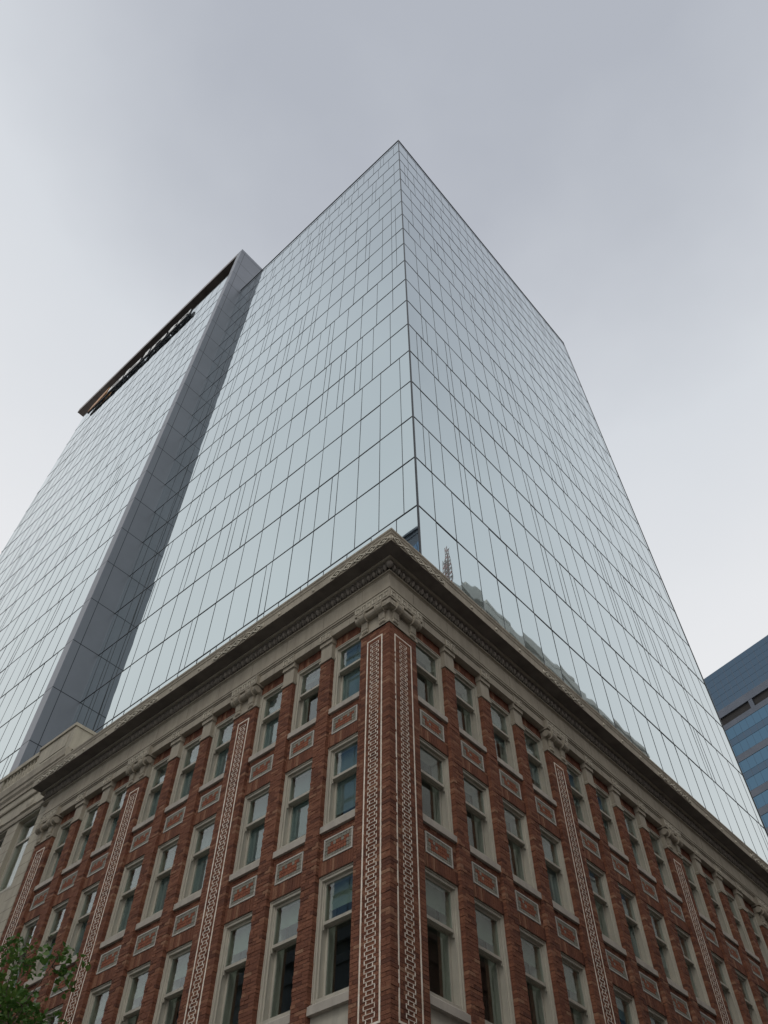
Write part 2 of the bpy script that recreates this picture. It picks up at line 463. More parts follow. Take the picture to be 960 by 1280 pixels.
# --- patterned spandrel panels
def panel_pair(w):
    h = .49; hw = w / 2; t = .032
    bd = MB()
    bd.box(-hw, hw, -.022, .015, 0, t); bd.box(-hw, hw, -.022, .015, h - t, h)
    bd.box(-hw, -hw + t, -.022, 0, t, h - t); bd.box(hw - t, hw, -.022, 0, t, h - t)
    fl = MB(); rnd = random.Random(int(w * 100))
    x0, x1, z0, z1 = -hw + t, hw - t, t, h - t
    nc, nr = max(9, round((x1 - x0) / .078)), 5
    pw, ph = (x1 - x0) / nc, (z1 - z0) / nr
    for i in range(nc):
        for j in range(nr):
            edge = i in (0, nc - 1) or j in (0, nr - 1)
            inner = i in (1, nc - 2) or (i + j) % 3 == 0
            mi = 1 if edge or (inner and rnd.random() < .45) else 0
            e = -.010 - rnd.random() * .005
            fl.box(x0 + i * pw + .006, x0 + (i + 1) * pw - .006, e, -.001, z0 + j * ph + .006, z0 + (j + 1) * ph - .006, mi)
    return bd.mesh('spandrel_panel', M['border']), fl.mesh('tile_field', [M['tile_red'], M['tile_green']])
for s in 'LR':
    a, b = panel_pair(.86 if s == 'L' else .93)
    for u0, u1, bay, k in OPEN[s]:
        for z in (14.295, 10.955):
            p = link('spandrel_panel', a, bb, at(s, (u0 + u1) / 2, z, -.099), ORI[s]); link('tile_field', b, p)

# --- sash windows
def window_meshes(w, h, rail):
    hw = w / 2; fr = MB(); ft = .07
    # local y: + into the wall.  face of the frame .14 behind the pier face
    fr.box(-hw, -hw + ft, .14, .42, .205, h); fr.box(hw - ft, hw, .14, .42, .205, h)
    fr.box(-hw + ft, hw - ft, .14, .42, h - .085, h)
    fr.box(-hw + ft, hw - ft, .16, .42, .23, .30)
    for s in (-1, 1):                                         # raised outer bead and inner stop
        fr.box(s * hw, s * (hw - .028), .122, .14, .23, h)
        fr.box(s * (hw - ft), s * (hw - ft - .03), .19, .215, .30, h - .085)
    fr.box(-hw + .028, hw - .028, .122, .14, h - .028, h)
    for s in (-1, 1): fr.box(s * hw, s * (hw - ft + .012), .42, .62, .2, h)
    fr.box(-hw + ft, hw - ft, .42, .62, h - .085, h)
    sl = MB()
    sl.prism([(.45, 0), (.03, 0), (.03, .15), (.10, .205), (.45, .228)], 0, -hw, hw)
    x = hw - ft - .002; st = .058
    up = MB()
    up.box(-x, -x + st, .215, .262, rail, h - .087); up.box(x - st, x, .215, .262, rail, h - .087)
    up.box(-x + st, x - st, .215, .262, h - .087 - .06, h - .087)
    up.box(-x + st, x - st, .205, .262, rail, rail + .065)
    for s in (-1, 1):                                         # sash horns
        up.prism([(.212, rail), (.258, rail), (.25, rail - .075), (.222, rail - .085)], 0, s * x, s * (x - st + .008))
    lo = MB()
    lo.box(-x, -x + st, .350, .398, .302, rail + .05); lo.box(x - st, x, .350, .398, .302, rail + .05)
    lo.box(-x + st, x - st, .350, .398, .302, .302 + .085); lo.box(-x + st, x - st, .350, .398, rail, rail + .05); lo.box(-x, x, .263, .349, rail + .02, rail + .05)
    pu = MB(); pu.box(-x + st, x - st, .236, .242, rail + .065, h - .147)
    pl = MB(); pl.box(-x + st, x - st, .371, .377, .387, rail)
    return dict(frame=fr.mesh('window', M['frame']), sill=sl.mesh('sill', M['sill']), up=up.mesh('upper_sash', M['frame']),
                lo=lo.mesh('lower_sash', M['frame']), pu=pu.mesh('pane', M['pane']), pl=pl.mesh('pane', M['pane']))
def blind_mesh(w):
    mb = MB(); n = 14
    x = w / 2 - .1
    mb.box(-x, x, .402, .407, -1, 0); return mb.mesh('blind', M['blind']), mb.mesh('blind', M['shade'])
rw = random.Random(12)
WM = {}
for s in 'LR':
    w = SPEC[s]['op'] - .004
    for r, (z0, z1) in enumerate(ROWS):
        h = round(z1 - z0, 3); rail = 1.44 if r < 2 else 1.70
        me = window_meshes(w, h - .003, rail)
        if s not in WM: WM[s] = blind_mesh(w)
        for i, (u0, u1, bay, k) in enumerate(OPEN[s]):
            wd = link('window', me['frame'], bb, at(s, (u0 + u1) / 2, z0), ORI[s])
            for nm, key in (('sill', 'sill'), ('upper_sash', 'up'), ('lower_sash', 'lo'), ('pane', 'pu'), ('pane', 'pl')):
                link(nm, me[key], wd)
            full = h - .35
            if r == 2: drop = .44 + .12 * rw.random()
            elif s == 'L': drop = full * (1.0 if rw.random() < .55 else .86) if not (r == 0 and i == 1) else .25
            else: drop = 0 if (i < 3 and not (r == 0 and i == 2)) or rw.random() < .3 else full * rw.choice([.55, .72, 1.0])
            if r == 1 and s == 'L' and i == 0: drop = full * .84
            if drop:
                bl = link('blind', WM[s][1 if r == 2 else 0], wd, (0, 0, h - .09)); bl.scale = (1, 1, drop)

# --- the base storeys: pale panels and shop windows between the piers
for s in 'LR':
    w = SPEC[s]['op']; h = w / 2
    p1 = MB(); p1.box(-h, h, .14, .5, 6.75, 7.93); p1.box(-h + .1, h - .1, .12, .139, 6.95, 7.75)
    p2 = MB()
    for a, c in ((-h, -h + .06), (h - .06, h)): p2.box(a, c, .2, .4, .6, 6.75)
    p2.box(-h + .06, h - .06, .2, .4, 6.69, 6.75); p2.box(-h + .06, h - .06, .2, .4, .6, .66); p2.box(-h + .06, h - .06, .2, .4, 3.9, 4.0); p2.box(-h, h, .1, .5, 0, .598)
    p3 = MB(); p3.box(-h + .06, h - .06, .28, .29, .66, 6.69)
    p1, p2, p3 = p1.mesh('base_panel', M['frame']), p2.mesh('shop_window', M['mullion']), p3.mesh('pane', M['pane'])
    for u0, u1, b, k in OPEN[s]:
        l = at(s, (u0 + u1) / 2, 0)
        link('base_panel', p1, bb, l, ORI[s]); link('pane', p3, link('shop_window', p2, bb, l, ORI[s]))

# --- entablature and cornice: one profile swept round the corner
def sweep(prof, endL=LEN_L, endR=LEN_R, close=True):
    mb = MB(); n = len(prof)
    S = [[(-d, endL, z) for d, z in prof], [(-d, -d, z) for d, z in prof], [(endR, -d, z) for d, z in prof]]
    for a, b in ((0, 1), (1, 2)):
        for k in range(n if close else n - 1):
            k2 = (k + 1) % n
            mb.quad(S[a][k], S[b][k], S[b][k2], S[a][k2])
    if close: mb.poly(S[0]); mb.poly(list(reversed(S[2])))
    return mb
ent = sweep([(-.45, 17.66), (-.45, 18.62), (.125, 18.62), (.125, 18.12), (.165, 18.10), (.165, 18.03), (.145, 18.02), (.145, 17.965), (.11, 17.955), (.11, 17.915), (.085, 17.91), (.085, 17.645), (-.1, 17.645), (-.1, 17.66)])
en = link('entablature', ent.mesh('entablature', M['stone']), bb)
for s in 'LR':
    big = [(-.17, SPEC[s]['first'] + .06)] + [(a - .06, b + .06) for a, b in PIL[s]]
    spans = [(a, b, .2045) for a, b in big] + [(a - .02, b + .02, .1045) for a, b in PIER[s]]
    kb = {}
    for a, b, d in spans:
        b = min(b, (LEN_L if s == 'L' else LEN_R) - .02); w = round(b - a, 3)
        if w not in kb:
            mb = MB(); squares(mb, -w / 2, w / 2, 0, 17.66, 17.85); kb[w] = mb.mesh('key_band', M['ornament'])
        link('key_band', kb[w], en, at(s, (a + b) / 2, 0, d), ORI[s])

jn = MB()
for s in 'LR':
    u = .9
    while u < (LEN_L if s == 'L' else LEN_R) - .3:
        fbox(jn, s, u, u + .009, .125, .1265, 18.125, 18.62); fbox(jn, s, u + .5, u + .508, .085, .0865, 17.65, 17.91); u += 1.53
link('block_joints', jn.mesh('block_joints', M['shade_joint']), en)
SO = 19.05
cor = sweep([(-.45, 18.62), (-.45, 19.50), (.70, 19.50), (.80, 19.50), (.80, 19.44), (.775, 19.40), (.765, 19.34), (.745, 19.315), (.74, SO + .01), (.72, SO), (.36, SO), (.36, 19.0), (.33, 18.985), (.13, 18.975), (.128, 18.70), (.20, 18.69), (.20, 18.655), (.15, 18.645), (.135, 18.62)], LEN_L + .45)
# the end of the cornice on the left laps onto the neighbour
co = link('cornice', cor.mesh('cornice', M['stone']), bb)
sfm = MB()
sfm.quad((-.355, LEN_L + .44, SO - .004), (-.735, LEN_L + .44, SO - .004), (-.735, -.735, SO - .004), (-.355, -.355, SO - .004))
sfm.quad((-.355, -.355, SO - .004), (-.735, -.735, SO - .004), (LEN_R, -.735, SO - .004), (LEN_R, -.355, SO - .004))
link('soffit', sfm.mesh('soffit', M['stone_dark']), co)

eg = MB(); p = .205
def egg(side, u):
    def E(c, r, n, m):
        eg.ball(at(side, u + c[0], c[2], c[1]), (r[1], r[0], r[2]) if side == 'L' else (r[0], r[1], r[2]), n, m)
    E((0, .225, 18.825), (.062, .085, .125), 8, 6)
    E((p / 2, .215, 18.80), (.013, .06, .12), 6, 4)
    pts = []
    for k in range(9):                                   # husk curling round the egg
        t = PI * (1.02 + .96 * k / 8) - PI
        pts.append(at(side, u + .088 * math.cos(t), 18.86 + .10 * math.sin(t), .20 + .085 * math.sin(t)))
    eg.tube(pts, [.018] * 9, 5)
for s, L in (('L', LEN_L + .3), ('R', LEN_R)):
    u = -.06
    while u < L - .1: egg(s, u); u += p
eg.ball((-.235, -.235, 18.84), (.1, .1, .14), 10, 6)
link('egg_and_dart', eg.mesh('egg_and_dart', M['shaded'], True), co)

# scrolled ornaments and bosses on the cornice fascia, one scroll above every pilaster
def scroll():
    mb = MB(); h = .245; e = .032
    def strip(x0, z0, x1, z1, t):
        dx, dz = x1 - x0, z1 - z0; l = math.hypot(dx, dz); nx, nz = -dz / l * t, dx / l * t
        mb.prism([(x0 + nx, z0 + nz), (x1 + nx, z1 + nz), (x1 - nx, z1 - nz), (x0 - nx, z0 - nz)], 1, -e - random.random() * .004, 0)
    for k in range(5):
        c = -.92 + k * .46
        for sx in (-1, 1):
            strip(c, .0, c + sx * .21, h / 2, .020); strip(c, h, c + sx * .21, h / 2, .020)
        mb.ball((c, -.01, h / 2), (.075, .035, .05), 8, 4)
        for sx in (-1, 1): mb.ball((c + sx * .23, -.006, h / 2), (.035, .03, .09), 6, 4)
    return mb.mesh('fascia_scroll', M['ornament'])
def scroll_ground():  # dark diamonds standing in for shade between the scroll strips
    mb = MB()
    for k in range(5):
        c = -.92 + k * .46
        mb.prism([(c - .2, .125), (c, .01), (c + .2, .125), (c, .24)], 1, -.003, 0)
    return mb.mesh('fascia_ground', M['shade_joint'])
boss = MB(); boss.ball((0, -.01, .12), (.055, .04, .055), 8, 5); boss = boss.mesh('fascia_boss', M['ornament'])
scr, scg = scroll(), scroll_ground()
for s in 'LR':
    cs = [(a + b) / 2 for a, b in PIL[s]]
    cs = [.45] + cs if s == 'L' else [.45] + cs
    cs[-1] = min(cs[-1], (LEN_L if s == 'L' else LEN_R) - 1.05)
    for c in cs:
        link('fascia_scroll', scr, co, at(s, c, SO + .012, .7415), ORI[s]); link('fascia_ground', scg, co, at(s, c, SO + .012, .7405), ORI[s])
    for a, b in zip(cs, cs[1:]):
        for f in (1 / 3., .5, 2 / 3.) if b - a > 6 else (.36, .64): link('fascia_boss', boss, co, at(s, a + (b - a) * f, SO + .012, .741), ORI[s])

# --- rooms behind the windows, roof
rm = MB()
for z in (4.1, 7.55, 11.2, 14.6, 17.9):
    rm.box(.5, 3.6, .5, LEN_L - .05, z - .25, z); rm.box(3.6, LEN_R - .05, .5, 3.6, z - .25, z)
rm.box(3.4, 3.6, 3.4, LEN_L - .05, 0, 17.65); rm.box(3.6, LEN_R - .05, 3.4, 3.6, 0, 17.65)
for a, b in PIL['L'][:-1]: rm.box(.55, 3.4, a + .4, a + .5, 0, 17.65)
for a, b in PIL['R'][:-1]: rm.box(a + .4, a + .5, .55, 3.4, 0, 17.65)
link('interior', rm.mesh('interior', M['room']), bb)
rf = MB(); rf.box(.4, 6.2, .4, LEN_L, 19.2, 19.35); rf.box(6.2, LEN_R, .4, 3.6, 19.2, 19.35)
rf.box(.3, LEN_R - .01, LEN_L - .3, LEN_L - .01, 0, 4); 
link('roof', rf.mesh('roof', M['roofing']), bb)
ends = MB(); ends.box(.45, 6.2, LEN_L - .25, LEN_L - .02, 4, 19.2); ends.box(LEN_R - .25, LEN_R - .02, .76, 3.6, 0, 19.2)
link('party_wall', ends.mesh('party_wall', M['brick']), bb)

# ------------------------------------------------------------------ glass tower
XT, YT, ZT = 17.623, 13.665, 108.55
XE = 53.85; YW = 42.6; XF = 15.5
FL = 4.195; Z0 = 32.07
gt = thing('glass_tower', 'tall pale glass tower with thin dark grid behind the brick block', 'tower', (XT, YT, 0))
levels = [Z0 + FL * k for k in range(-7, 19)]
levels = [0.] + [z for z in levels if z < ZT - .5] + [ZT]
rg = random.Random(5)
def splits(L, rnd, first):
    """sheet joints of one storey: 1.62 m module, some sheets cut into a narrow and a wide one"""
    out = []; x = first
    while x < L - .25:
        out.append(x)
        r = rnd.random()
        if r < .16: x += .50; out.append(x); x += 1.12
        elif r < .24: x += 1.10; out.append(x); x += .52
        else: x += 1.62
    return [o for o in out if o < L - .2]
def band(face, L, z0, z1, joints, origin, name='glass_band'):
    """one storey of sheets plus its mullions. face: 'X' looks to -x (runs +y), 'Y' looks to -y (runs +x)"""
    ox, oy = origin
    def P(u, d, z): return (ox - d, oy + u, z) if face == 'X' else (ox + u, oy - d, z)
    g = MB(); m = MB(); xs = [0.] + joints + [L]
    for a, b in zip(xs, xs[1:]):
        t1, t2 = rg.gauss(0, .0018), rg.gauss(0, .0014)          # tiny tilt of every sheet
        w, h = (b - a) / 2, (z1 - z0) / 2
        q = [P(a, -t1 * w - t2 * h, z0), P(b, t1 * w - t2 * h, z0), P(b, t1 * w + t2 * h, z1), P(a, -t1 * w + t2 * h, z1)]
        g.quad(*(reversed(q) if face == 'X' else q))
    def bx(u0, u1, d0, d1, za, zb):
        a, b = P(u0, d0, za), P(u1, d1, zb); m.box(a[0], b[0], a[1], b[1], za, zb)
    for x in joints: bx(x - .016, x + .016, -.03, .012, z0, z1 - .04)
    bx(0, L, -.03, .020, z1 - .035, z1 + .035)
    o = world_part(name, g, M['glass'], gt)
    k = link('mullion_grid', m.mesh('mullion_grid', M['mullion']), o)
    return o
def facade(face, L, origin, levels, seed):
    rnd = random.Random(seed); j = None
    for i, (a, b) in enumerate(zip(levels, levels[1:])):
        if j is None or i % 2 == 0 or rnd.random() < .35: j = splits(L, rnd, rnd.choice([.85, .85, 1.34, 1.62]))
        band(face, L, a, b, j, origin)
facade('X', YW - YT, (XT, YT), levels, 21)
facade('Y', XE - XT, (XT, YT), levels, 33)
lvF = [z for z in levels if z < 110] [:-1] + [Z0 + FL * 18, 112.1]
facade('X', 77.8 - (YW + .95), (XF + .06, YW + .95), lvF, 45)
post = MB()
post.box(XT - .05, XT + .03, YT - .05, YT + .03, 0, ZT)
post.box(XE - .03, XE + .04, YT - .04, YT + .03, 0, ZT)
world_part('corner_mullion', post, M['mullion'], gt)
cop = MB()
cop.box(XT - .06, XT + .4, YT - .06, YW - .01, ZT + .051, ZT + .20); cop.box(XT + .4, XE + .05, YT - .06, YT + .4, ZT + .051, ZT + .20)
world_part('coping', cop, M['mullion'], gt)
core = MB()
core.box(XT + .12, XE - .05, YT + .12, YW + .4, 0, ZT); core.box(XT + .13, XE - .05, YW + .4, 77.7, 0, 112.0)
core.box(XF + .25, XT + .13, YW + 1.0, 77.6, 0, 112.0)
world_part('core', core, M['mullion'], gt)
rear = MB()
rear.box(XE - .05, XE, YT + .05, 77.75, .0, ZT - .1); rear.box(XF + .2, XE - .06, 77.70, 77.79, 0, 112.0)
world_part('rear_glazing', rear, M['glass'], gt)
# side wall of the projecting slab: dark grey metal panels
sw = MB(); sw.box(XF, 27.5, YW, YW + .93, 0, 121.1)
side = world_part('side_wall', sw, M['panel'], gt)
jm = MB()
for z in [z for z in levels[1:-1]] + [Z0 + FL * k for k in (18, 19, 20, 21)]:
    if z > 120.6: continue
    jm.box(XF, 27.4, YW - .004, YW, z - .028, z + .028); jm.box(XF - .004, XF, YW - .004, YW + .93, z - .022, z + .022)
for x in (XF + .62, XF + 3.9, XF + 7.2): jm.box(x - .022, x + .022, YW - .005, YW - .001, 0, 121)
link('panel_joints', jm.mesh('panel_joints', M['joint']), side)
# roof fin over the plant storey
fin = MB(); fin.box(XF - .02, 27.5, YW + .0, 83.7, 119.9, 121.15)
fin.v = [(x, y, z) for x, y, z in fin.v]
fin2 = MB(); fin2.box(XF, 27.4, YW + .94, 83.6, 119.9, 121.1)
world_part('roof_fin', fin2, M['lid'], gt)
scn = MB(); scn.box(19.2, 19.5, YW + .94, 77.0, 112.0, 119.9)
for k in range(8):
    y = YW + 3 + k * 4.3; scn.box(18.2, 19.2, y, y + .35, 112.1, 119.9)
scn.box(XF + .3, 19.2, YW + .94, 77.7, 112.0, 112.1)
world_part('plant_screen', scn, M['dark'], gt)
lip = MB(); lip.box(XF + .05, XF + .22, YW + .95, 77.8, 112.16, 112.34)
world_part('parapet_lip', lip, M['panel'], gt)

# ------------------------------------------------------------------ sign on the slab
sg = thing('tower_sign', 'long row of white sign letters with an orange emblem high on the glass slab', 'sign', (15.2, 63., 109.2))
def letter(shape, y_left, y_right, z0, z1, mats, name):
    """shape: list of outlines in unit square (x to the reader's right). Faces look to -x"""
    mb = MB(); W = y_left - y_right
    for pts in shape:
        q = [(y_left - px * W, z0 + pz * (z1 - z0)) for px, pz in pts]
        n0 = len(mb.f); mb.prism(q, 0, 15.16, 15.46)
        mb.m[n0:] = [1] * len(q) + [0, 1]
    return world_part(name, mb, mats, sg)
def ring(x0, x1, z0, z1, t, n=16, a0=0., a1=2 * PI):
    """ring cut in small trapezoids so each outline stays simple"""
    out = []; cx, cz, rx, rz = (x0 + x1) / 2, (z0 + z1) / 2, (x1 - x0) / 2, (z1 - z0) / 2
    for k in range(n):
        a, b = a0 + (a1 - a0) * k / n, a0 + (a1 - a0) * (k + 1) / n
        out.append([(cx + rx * math.cos(a), cz + rz * math.sin(a)), (cx + rx * math.cos(b), cz + rz * math.sin(b)),
                    (cx + rx * t * math.cos(b), cz + rz * t * math.sin(b)), (cx + rx * t * math.cos(a), cz + rz * t * math.sin(a))])
    return out
def bar(x0, x1, z0, z1): return [[(x0, z0), (x1, z0), (x1, z1), (x0, z1)]]
ZL, ZH = 109.7, 111.1
WL = [M['letter'], M['letter_side']]
def boxo(open_right=False):
    o = bar(0, 1, 0, .3) + bar(0, 1, .72, 1) + bar(0, .26, .3, .72)
    return o if open_right else o + bar(.74, 1, .3, .72)
letter(boxo(), 70.2, 66.6, ZL, ZH, WL, 'letter')
letter(boxo() + bar(0, .26, 1, 1.3), 66.2, 62.4, ZL, ZH, WL, 'letter')
letter(bar(.1, .9, 0, 1.35), 61.7, 60.3, ZL, ZH, WL, 'letter')
letter(bar(0, .3, 0, 1) + bar(.3, .7, .7, 1) + bar(.7, 1, 0, 1), 59.8, 56.4, ZL, ZH, WL, 'letter')
letter(bar(.2, .7, 0, 1.3) + bar(0, .2, .75, 1) + bar(.7, 1, .75, 1) + bar(.7, 1, 0, .26), 56.1, 54.0, ZL, ZH, WL, 'letter')
letter(boxo(True), 53.7, 51.7, ZL, ZH, WL, 'letter')
letter(bar(0, .7, 0, 1.2), 51.5, 50.8, ZL + .3, ZH, WL, 'letter')
rw_ = MB(); rw_.box(15.22, 15.45, 50.8, 75.2, ZL - .28, ZL - .01); world_part('raceway', rw_, M['letter_side'], sg)
leafp = [(0, 0), (.5, 0), (.92, .45), (1., 1.0), (.55, .82), (.18, .5)]
letter([leafp], 75.2, 70.7, ZL, 112.2, [M['orange'], M['orange']], 'emblem')

# ------------------------------------------------------------------ limestone neighbour on the left
sb = thing('stone_building', 'pale limestone building with balustraded parapet at the left end of the brick block', 'building', (11.25, 26.35, 0))
SX = 11.25; SY0, SY1 = 26.32, 42.3
w = MB(); wins = []
y = 27.02
while y + 1.5 < SY1: wins.append((y, y + 1.47)); y += 2.2
ys = [SY0] + [v for a in wins for v in a] + [SY1]
for k in range(0, len(ys), 2): w.box(SX, SX + .6, ys[k], ys[k + 1], 0, 18.72)
rows = [(15.72, 18.72), (11.6, 14.5), (7.6, 10.4), (.5, 6.2)]
for a, b in wins:
    zz = 0
    for z0, z1 in reversed(rows):
        w.box(SX + .03, SX + .6, a, b, zz, z0); zz = z1
    # chamfered reveals
w.box(SX, SX + .6, SY0, SY1, 18.72, 20.45)
w.box(SX + .6, 17.2, SY0, SY0 + .3, 0, 20.4); w.box(SX + .6, 17.2, SY1 - .3, SY1, 0, 20.4); w.box(SX + .6, 17.2, SY0 + .3, SY1 - .3, 20.0, 20.4)
jt = 0.0
world_part('wall', w, M['limestone'], sb)
st = MB()
for k in range(46):
    z = .4 + k * .4
    for q in range(0, len(ys), 2): st.box(SX - .003, SX, ys[q], ys[q + 1], z, z + .012)
world_part('ashlar_joints', st, M['stone_dark'], sb)
tr = MB()
def run(prof):
    tr.prism([(SX - d, z) for d, z in prof], 1, SY0 + (.0 if prof[0][1] > 20.3 else .0), SY1)
run([(0, 18.78), (.05, 18.78), (.07, 18.86), (.04, 18.90), (.04, 19.02), (.09, 19.06), (0, 19.1)])
run([(0, 19.72), (.06, 19.74), (.08, 19.80), (.05, 19.86), (0, 19.86)])
run([(0, 20.2), (.05, 20.22), (.06, 20.36), (.13, 20.46), (.14, 20.60), (.19, 20.66), (.20, 20.80), (.22, 20.95), (.0, 21.0)])
world_part('cornice', tr, M['stone'], sb)
md = MB(); md.ball((0, 0, .0), (.06, .22, .2), 10, 5); md.box(-.03, 0, -.5, .5, -.22, -.15)
md = md.mesh('medallion', M['limestone'])
for k in range(7): link('medallion', md, sb, (0, 28.2 + k * 2.2 - 26.35, 19.42))
par = MB()
par.box(SX - .14, SX + .75, SY0 + .02, 28.75, 21.0, 22.0); par.box(SX - .2, SX + .83, SY0 - .02, 28.83, 22.0, 22.14)
par.box(SX - .16, SX - .141, SY0 + .35, 28.4, 21.2, 21.85)
par.box(SX - .13, SX + .3, 28.75, SY1, 21.0, 21.16)
par.box(SX - .17, SX + .3, 28.84, SY1, 21.80, 22.0)
for y in (31.4, 34.6, 37.8): par.box(SX - .13, SX + .28, y, y + .7, 21.16, 21.80)
world_part('parapet', par, M['limestone'], sb)
balus = MB(); balus.lathe([(.075, 21.16), (.075, 21.24), (.05, 21.28), (.09, 21.40), (.06, 21.56), (.045, 21.66), (.075, 21.74), (.075, 21.80)], 0, 0, 8)
balus = balus.mesh('baluster', M['limestone'], True); y = 28.95
while y < SY1 - .2:
    if not any(a - .12 < y < a + .82 for a in (31.4, 34.6, 37.8)):
        link('baluster', balus, sb, (-.04, y - 26.35, 0))
    y += .245

back = MB(); back.box(SX + 2.6, SX + 2.8, SY0 + .3, SY1 - .3, 0, 20.)
for z in (6.6, 10.9, 15.0, 19.3): back.box(SX + .6, SX + 2.6, SY0 + .3, SY1 - .3, z, z + .2)
world_part('interior', back, M['room'], sb)
fm = MB(); pm = MB(); H = 18.72 - 15.72
fm.box(-.735, -.655, .18, .34, 0, H); fm.box(.655, .735, .18, .34, 0, H); fm.box(-.655, .655, .18, .34, H - .09, H); fm.box(-.655, .655, .16, .34, 0, .1)
fm.box(-.655, .655, .2, .3, 2.08, 2.16); fm.box(-.735, .735, .02, .179, -.001, .08)
pm.box(-.655, .655, .24, .246, .1, H - .09)
fme, pme = fm.mesh('window', M['frame']), pm.mesh('pane', M['pane'])
for a, b in wins:
    for z0, z1 in rows:
        o = link('window', fme, sb, (0, (a + b) / 2 - 26.35, z0), -PI / 2); o.scale = (1, 1, (z1 - z0) / H)
        link('pane', pme, o)

# ------------------------------------------------------------------ blue banded tower at the right
ot = thing('office_tower', 'blue glass office tower with grey horizontal bands far down the right street', 'tower', (142., 20.2, 0), rz=math.atan2(-3.5, 16.7))
# local frame: facade plane x = 0 looking to -x, y to the left in the picture
OH = 119.6; y0, y1 = -5., 46.
body = MB(); body.box(.5, 40, y0 + .2, y1 - .2, 0, OH - .3)
link('core', body.mesh('core', M['spandrel']), ot)
gm = []
bands = []
z = OH
for k in range(6): bands.append((z - 1.46, z, 'screen_glass')); z -= 1.5
bands.append((z - 1.7, z, 'spandrel')); z -= 1.7
void = (z - 1.9, z); z -= 1.9
bands.append((z - 1.2, z, 'spandrel')); z -= 1.25
while z > 4:
    bands.append((z - 2.35, z, 'band_glass')); z -= 2.4
    bands.append((z - 1.38, z, 'spandrel' if random.random() < .6 else 'screen_glass')); z -= 1.45
for a, b, mt in bands:
    mb = MB(); mb.box(0 if mt != 'spandrel' else -.05, .5, y0, y1, a, b); mb.box(.5, 40.4, y0 - .02, y0, a, b)
    if mt != 'spandrel':
        y = y0 + 1.5
        while y < y1: mb.box(-.02, 0, y - .03, y + .03, a, b, 1); y += 1.55
    link({'band_glass': 'window_band', 'screen_glass': 'screen_band', 'spandrel': 'spandrel_band'}[mt],
         mb.mesh('band', [M[mt], M['spandrel' if mt == 'screen_glass' else 'screen_glass']]), ot)
vm = MB(); vm.box(.3, .499, y0, y1, *void)
link('plant_opening', vm.mesh('plant_opening', M['dark']), ot)
cmn = MB()
for y in range(int(y0), int(y1), 9): cmn.box(0, .299, y + 5, y + 5.9, *void)
link('columns', cmn.mesh('columns', M['spandrel']), ot)

# ------------------------------------------------------------------ buildings across the two streets (seen mirrored in the glass)
def block(name, label, cat, x0, x1, y0, y1, h, wallm, glassm, faces, fl=3.8, wmod=2.6, wf=.55, hf=.5, top=1.4):
    o = thing(name, label, cat, ((x0 + x1) / 2, (y0 + y1) / 2, 0))
    b = MB(); b.box(x0, x1, y0, y1, 0, h); world_part('wall', b, wallm, o)
    cp = MB()
    cp.box(x0 - .35, x1 + .35, y0 - .35, y1 + .35, h + .002, h + .7); cp.box(x0 - .15, x1 + .15, y0 - .15, y1 + .15, h - top + .3, h - top + .7)
    world_part('cornice', cp, wallm, o)
    g = MB(); fr = MB()
    for f in faces:
        L = (x1 - x0) if f == 'y' else (y1 - y0); n = int(L / wmod); z = 4.6
        p = L / n
        while z + fl * hf < h - top:
            for k in range(n):
                a = (k + .5 - wf / 2) * p; c = (k + .5 + wf / 2) * p
                if f == 'y': g.box(x0 + a, x0 + c, y1 + .01, y1 + .05, z, z + fl * hf); fr.box(x0 + a - .1, x0 + c + .1, y1 + .002, y1 + .12, z - .2, z - .02)
                else: g.box(x1 + .01, x1 + .05, y0 + a, y0 + c, z, z + fl * hf); fr.box(x1 + .002, x1 + .12, y0 + a - .1, y0 + c + .1, z - .2, z - .02)
            z += fl
    world_part('window_panes', g, glassm, o); world_part('window_sills', fr, wallm, o)
    return o
block('pale_office_building', 'tall pale concrete office building across the right street, mirrored in the tower glass', 'building', 52., 95, -34, -8, 71.0, M['pale'], M['glass_blue_sp'], 'y')
pb = MB(); pb.box(53.6, 80, -12, -7.9, 71.7, 72.9); pb.box(58, 63, -11, -7.85, 72.9, 73.4); pb.box(70, 77, -11, -7.85, 72.9, 73.5)
pale = D.objects['pale_office_building']; world_part('parapet', pb, M['pale'], pale)
block('brown_building', 'lower brown brick building across the right street from the brick block', 'building', 3, 47, -34, -8, 23, M['brown'], M['glass_blue_sp'], 'y')
block('blue_glass_tower', 'very tall dark blue glass tower beyond the left street, mirrored at the tower corner', 'tower', -78, -40, 22, 64, 124, M['spandrel'], M['glass_blue'], 'x', 4.0, 2.4, .93, .86)
block('glass_office_block', 'mid-height dark glass office block facing the left side of the brick block', 'building', -40, -11, 14, 52, 24, M['spandrel'], M['glass_blue'], 'x', 3.9, 2.2, .9, .7)

an = thing('antenna_mast', 'red and white lattice antenna mast on the pale office roof', 'antenna', (53., -9.2, 71.7))
def lattice(mb, x, y, z0, z1, wd):
    n = int((z1 - z0) / .7)
    for sx in (-1, 1):
        for sy in (-1, 1): mb.box(x + sx * wd - .04, x + sx * wd + .04, y + sy * wd - .04, y + sy * wd + .04, z0, z1, 0)
    for k in range(n):
        z = z0 + k * (z1 - z0) / n
        for s in (-1, 1):
            mb.tube([(x - wd, y + s * wd, z), (x + wd, y + s * wd, z + .7)], [.035, .035], 4, k % 2); mb.tube([(x + s * wd, y - wd, z), (x + s * wd, y + wd, z + .7)], [.035, .035], 4, k % 2)
for x, h in ((52.55, 77.2), (53.25, 80.4)):
    mb = MB(); lattice(mb, x, -9.2, 71.7, h, .22); world_part('lattice_mast', mb, [M['mast_white'], M['mast_red']], an)

